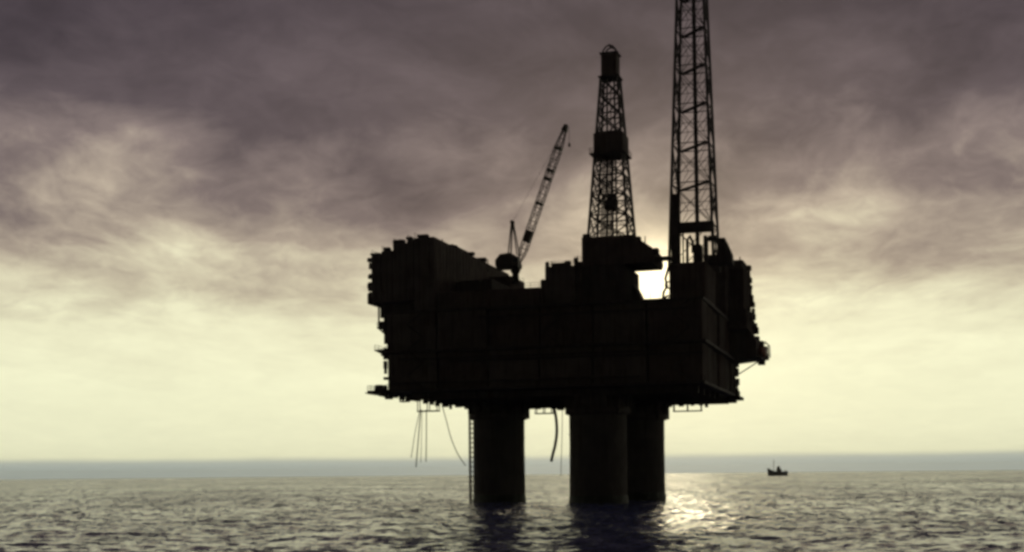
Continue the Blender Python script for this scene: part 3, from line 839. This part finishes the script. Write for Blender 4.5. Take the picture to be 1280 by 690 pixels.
MB().box(hw, hw + 1.6, -.15, .15, 18, 18.4).build('tie_bar', 'steel', lt)

# ------------------------------------------------------------------ lifeboats on the boat station
def lifeboat(px, py, v, label, L=7.0, flip=0):
    u, _, z = loc(px, py, v)
    t = empty('lifeboat', p2w(u, v, z), TURN + R(90))
    tag(t, label, 'lifeboat', 'enclosed lifeboats hung at the platform sides')
    sec = 13; ring = 14; vv = []; ff = []
    for i in range(sec):
        s = -1 + 2 * i / (sec - 1); w = 1.25 * max(.06, (1 - abs(s) ** 2.6)) ; h = 1.25 * max(.08, (1 - abs(s) ** 3.2))
        for k in range(ring):
            a = 2 * math.pi * k / ring
            vv.append((s * L / 2, w * math.cos(a), 1.25 + h * math.sin(a) + .25 * abs(s) ** 2))
    for i in range(sec - 1):
        ff += [(i * ring + k, i * ring + (k + 1) % ring, (i + 1) * ring + (k + 1) % ring, (i + 1) * ring + k) for k in range(ring)]
    m = MB(); m._add(vv, ff, True); m.build('hull', 'lifeboat_paint', t)
    MB().cbox(-.3, 1.4, -.6, .6, 2.35, 2.95, .12).build('cockpit', 'lifeboat_paint', t)
    m = MB()
    for x in (-2.2, 2.2):
        m.path([(x, -1.7, .1), (x, -1.6, 3.2), (x, -.9, 3.9), (x, 0, 3.9)], .14, 6); m.tube((x, 0, 3.9), (x, 0, 2.3), .05, n=5)
    m.build('davit', 'steel', t)
lifeboat(953.5, 447, VS - 5, 'enclosed lifeboat at the jutting boat station on the right side of the platform')

# ------------------------------------------------------------------ standby boat near the horizon
def standby_boat():
    D = 1900.0
    a, b = unroll(971.5, 594)
    bx = a / F * D
    t = empty('fishing_boat', (bx, D, -0.5), R(8))
    tag(t, 'small dark fishing boat with a tall mast, alone near the horizon', 'boat')
    m_ = D / F                                     # metres per photo pixel there
    L = 26 * m_
    # hull: bow to the left in the picture, high forecastle
    st = [(-.50, .05, 11.0), (-.46, .35, 10.7), (-.38, .75, 9.8), (-.25, .95, 7.4), (-.05, 1, 6.2), (.2, 1, 6.0), (.4, .95, 6.4), (.5, .8, 7.0)]
    vv = []; ff = []; B = 4.3; nk = 7
    for (s, w, dk) in st:
        x = s * L
        for k in range(nk):
            f_ = k / (nk - 1) * 2 - 1
            yy = B * w * math.copysign(abs(f_) ** .55, f_)
            zz = -1.6 + (dk + 1.6) * abs(f_) ** 1.6
            xx = x + (1 - abs(f_)) * (2.2 if s < -.4 else 0)
            vv.append((xx, yy, zz))
    for i in range(len(st) - 1):
        ff += [(i * nk + k, i * nk + k + 1, (i + 1) * nk + k + 1, (i + 1) * nk + k) for k in range(nk - 1)]
    ff.append(tuple(range((len(st) - 1) * nk, len(st) * nk)))
    m = MB(); m._add(vv, ff, True); hull = m.build('hull', 'hull_paint', t)
    m = MB()
    dk = []
    for (s, w, d_) in st: dk += [(s * L, -B * w * .97, d_ - .9), (s * L, B * w * .97, d_ - .9)]
    m._add(dk, [(2 * i, 2 * i + 1, 2 * i + 3, 2 * i + 2) for i in range(len(st) - 1)]); m.build('deck', 'steel', hull)
    wh = MB().cbox(-.02 * L, .20 * L, -2.6, 2.6, 4.8, 9.6, .3); wh.cbox(-.01 * L, .13 * L, -2.2, 2.2, 9.6, 13.2, .3)
    w_ = wh.build('wheelhouse', 'ship_white', t)
    for i in range(3): MB().box(-.03, .0, -1.6 + i * 1.1, -.8 + i * 1.1, 11.0, 12.2).build('window', 'glass', w_)
    MB().tube((.08 * L, 0, 13.1), (.08 * L, 0, 14.8), .7, .55, 10).build('funnel', 'hull_paint', t)
    mx = -.17 * L
    m = MB().tube((mx, 0, 4.5), (mx, 0, 24), .45, .3, 8); m.tube((mx - 1.4, 0, 20), (mx + 1.4, 0, 20), .16, n=6); m.tube((mx, -1.4, 18), (mx, 1.4, 18), .16, n=6)
    m.build('mast', 'steel', t)
    m = MB().tube((mx, 0, 16.5), (-.46 * L, 0, 10.4), .06, n=5); m.tube((mx, 0, 17.5), (.02 * L, 0, 13.1), .06, n=5); m.build('stay', 'steel', t)
    m = MB()
    for y in (-2.2, 2.2): m.tube((.40 * L, y, 4.5), (.40 * L, y * .6, 9.0), .2, n=6)
    m.tube((.40 * L, -1.4, 9.0), (.40 * L, 1.4, 9.0), .2, n=6); m.build('stern_gantry', 'steel', t)
    MB().cbox(-.42 * L, -.36 * L, -.8, .8, 8.6, 9.7, .15).build('winch', 'steel', t)
standby_boat()

# ------------------------------------------------------------------ haze: the sea air that veils the platform, the boat and the far water
USE_HAZE = True
def build_haze():
    m = bpy.data.materials.new('haze'); m.use_nodes = True; t = m.node_tree; t.nodes.clear()
    pv = nd(t, 'ShaderNodeVolumePrincipled')
    pv.inputs['Color'].default_value = (0.95, 0.97, 1.0, 1); pv.inputs['Density'].default_value = 0.000018
    pv.inputs['Anisotropy'].default_value = 0.85
    out = nd(t, 'ShaderNodeOutputMaterial'); t.links.new(pv.outputs[0], out.inputs['Volume'])
    MAT['haze'] = m
    o = MB().box(-46000, 46000, -46000, 46000, -200, 190).build('haze', 'haze')
    tag(o, 'thin sea haze in the air over the whole sea', 'haze', kind='stuff')
if USE_HAZE: build_haze()
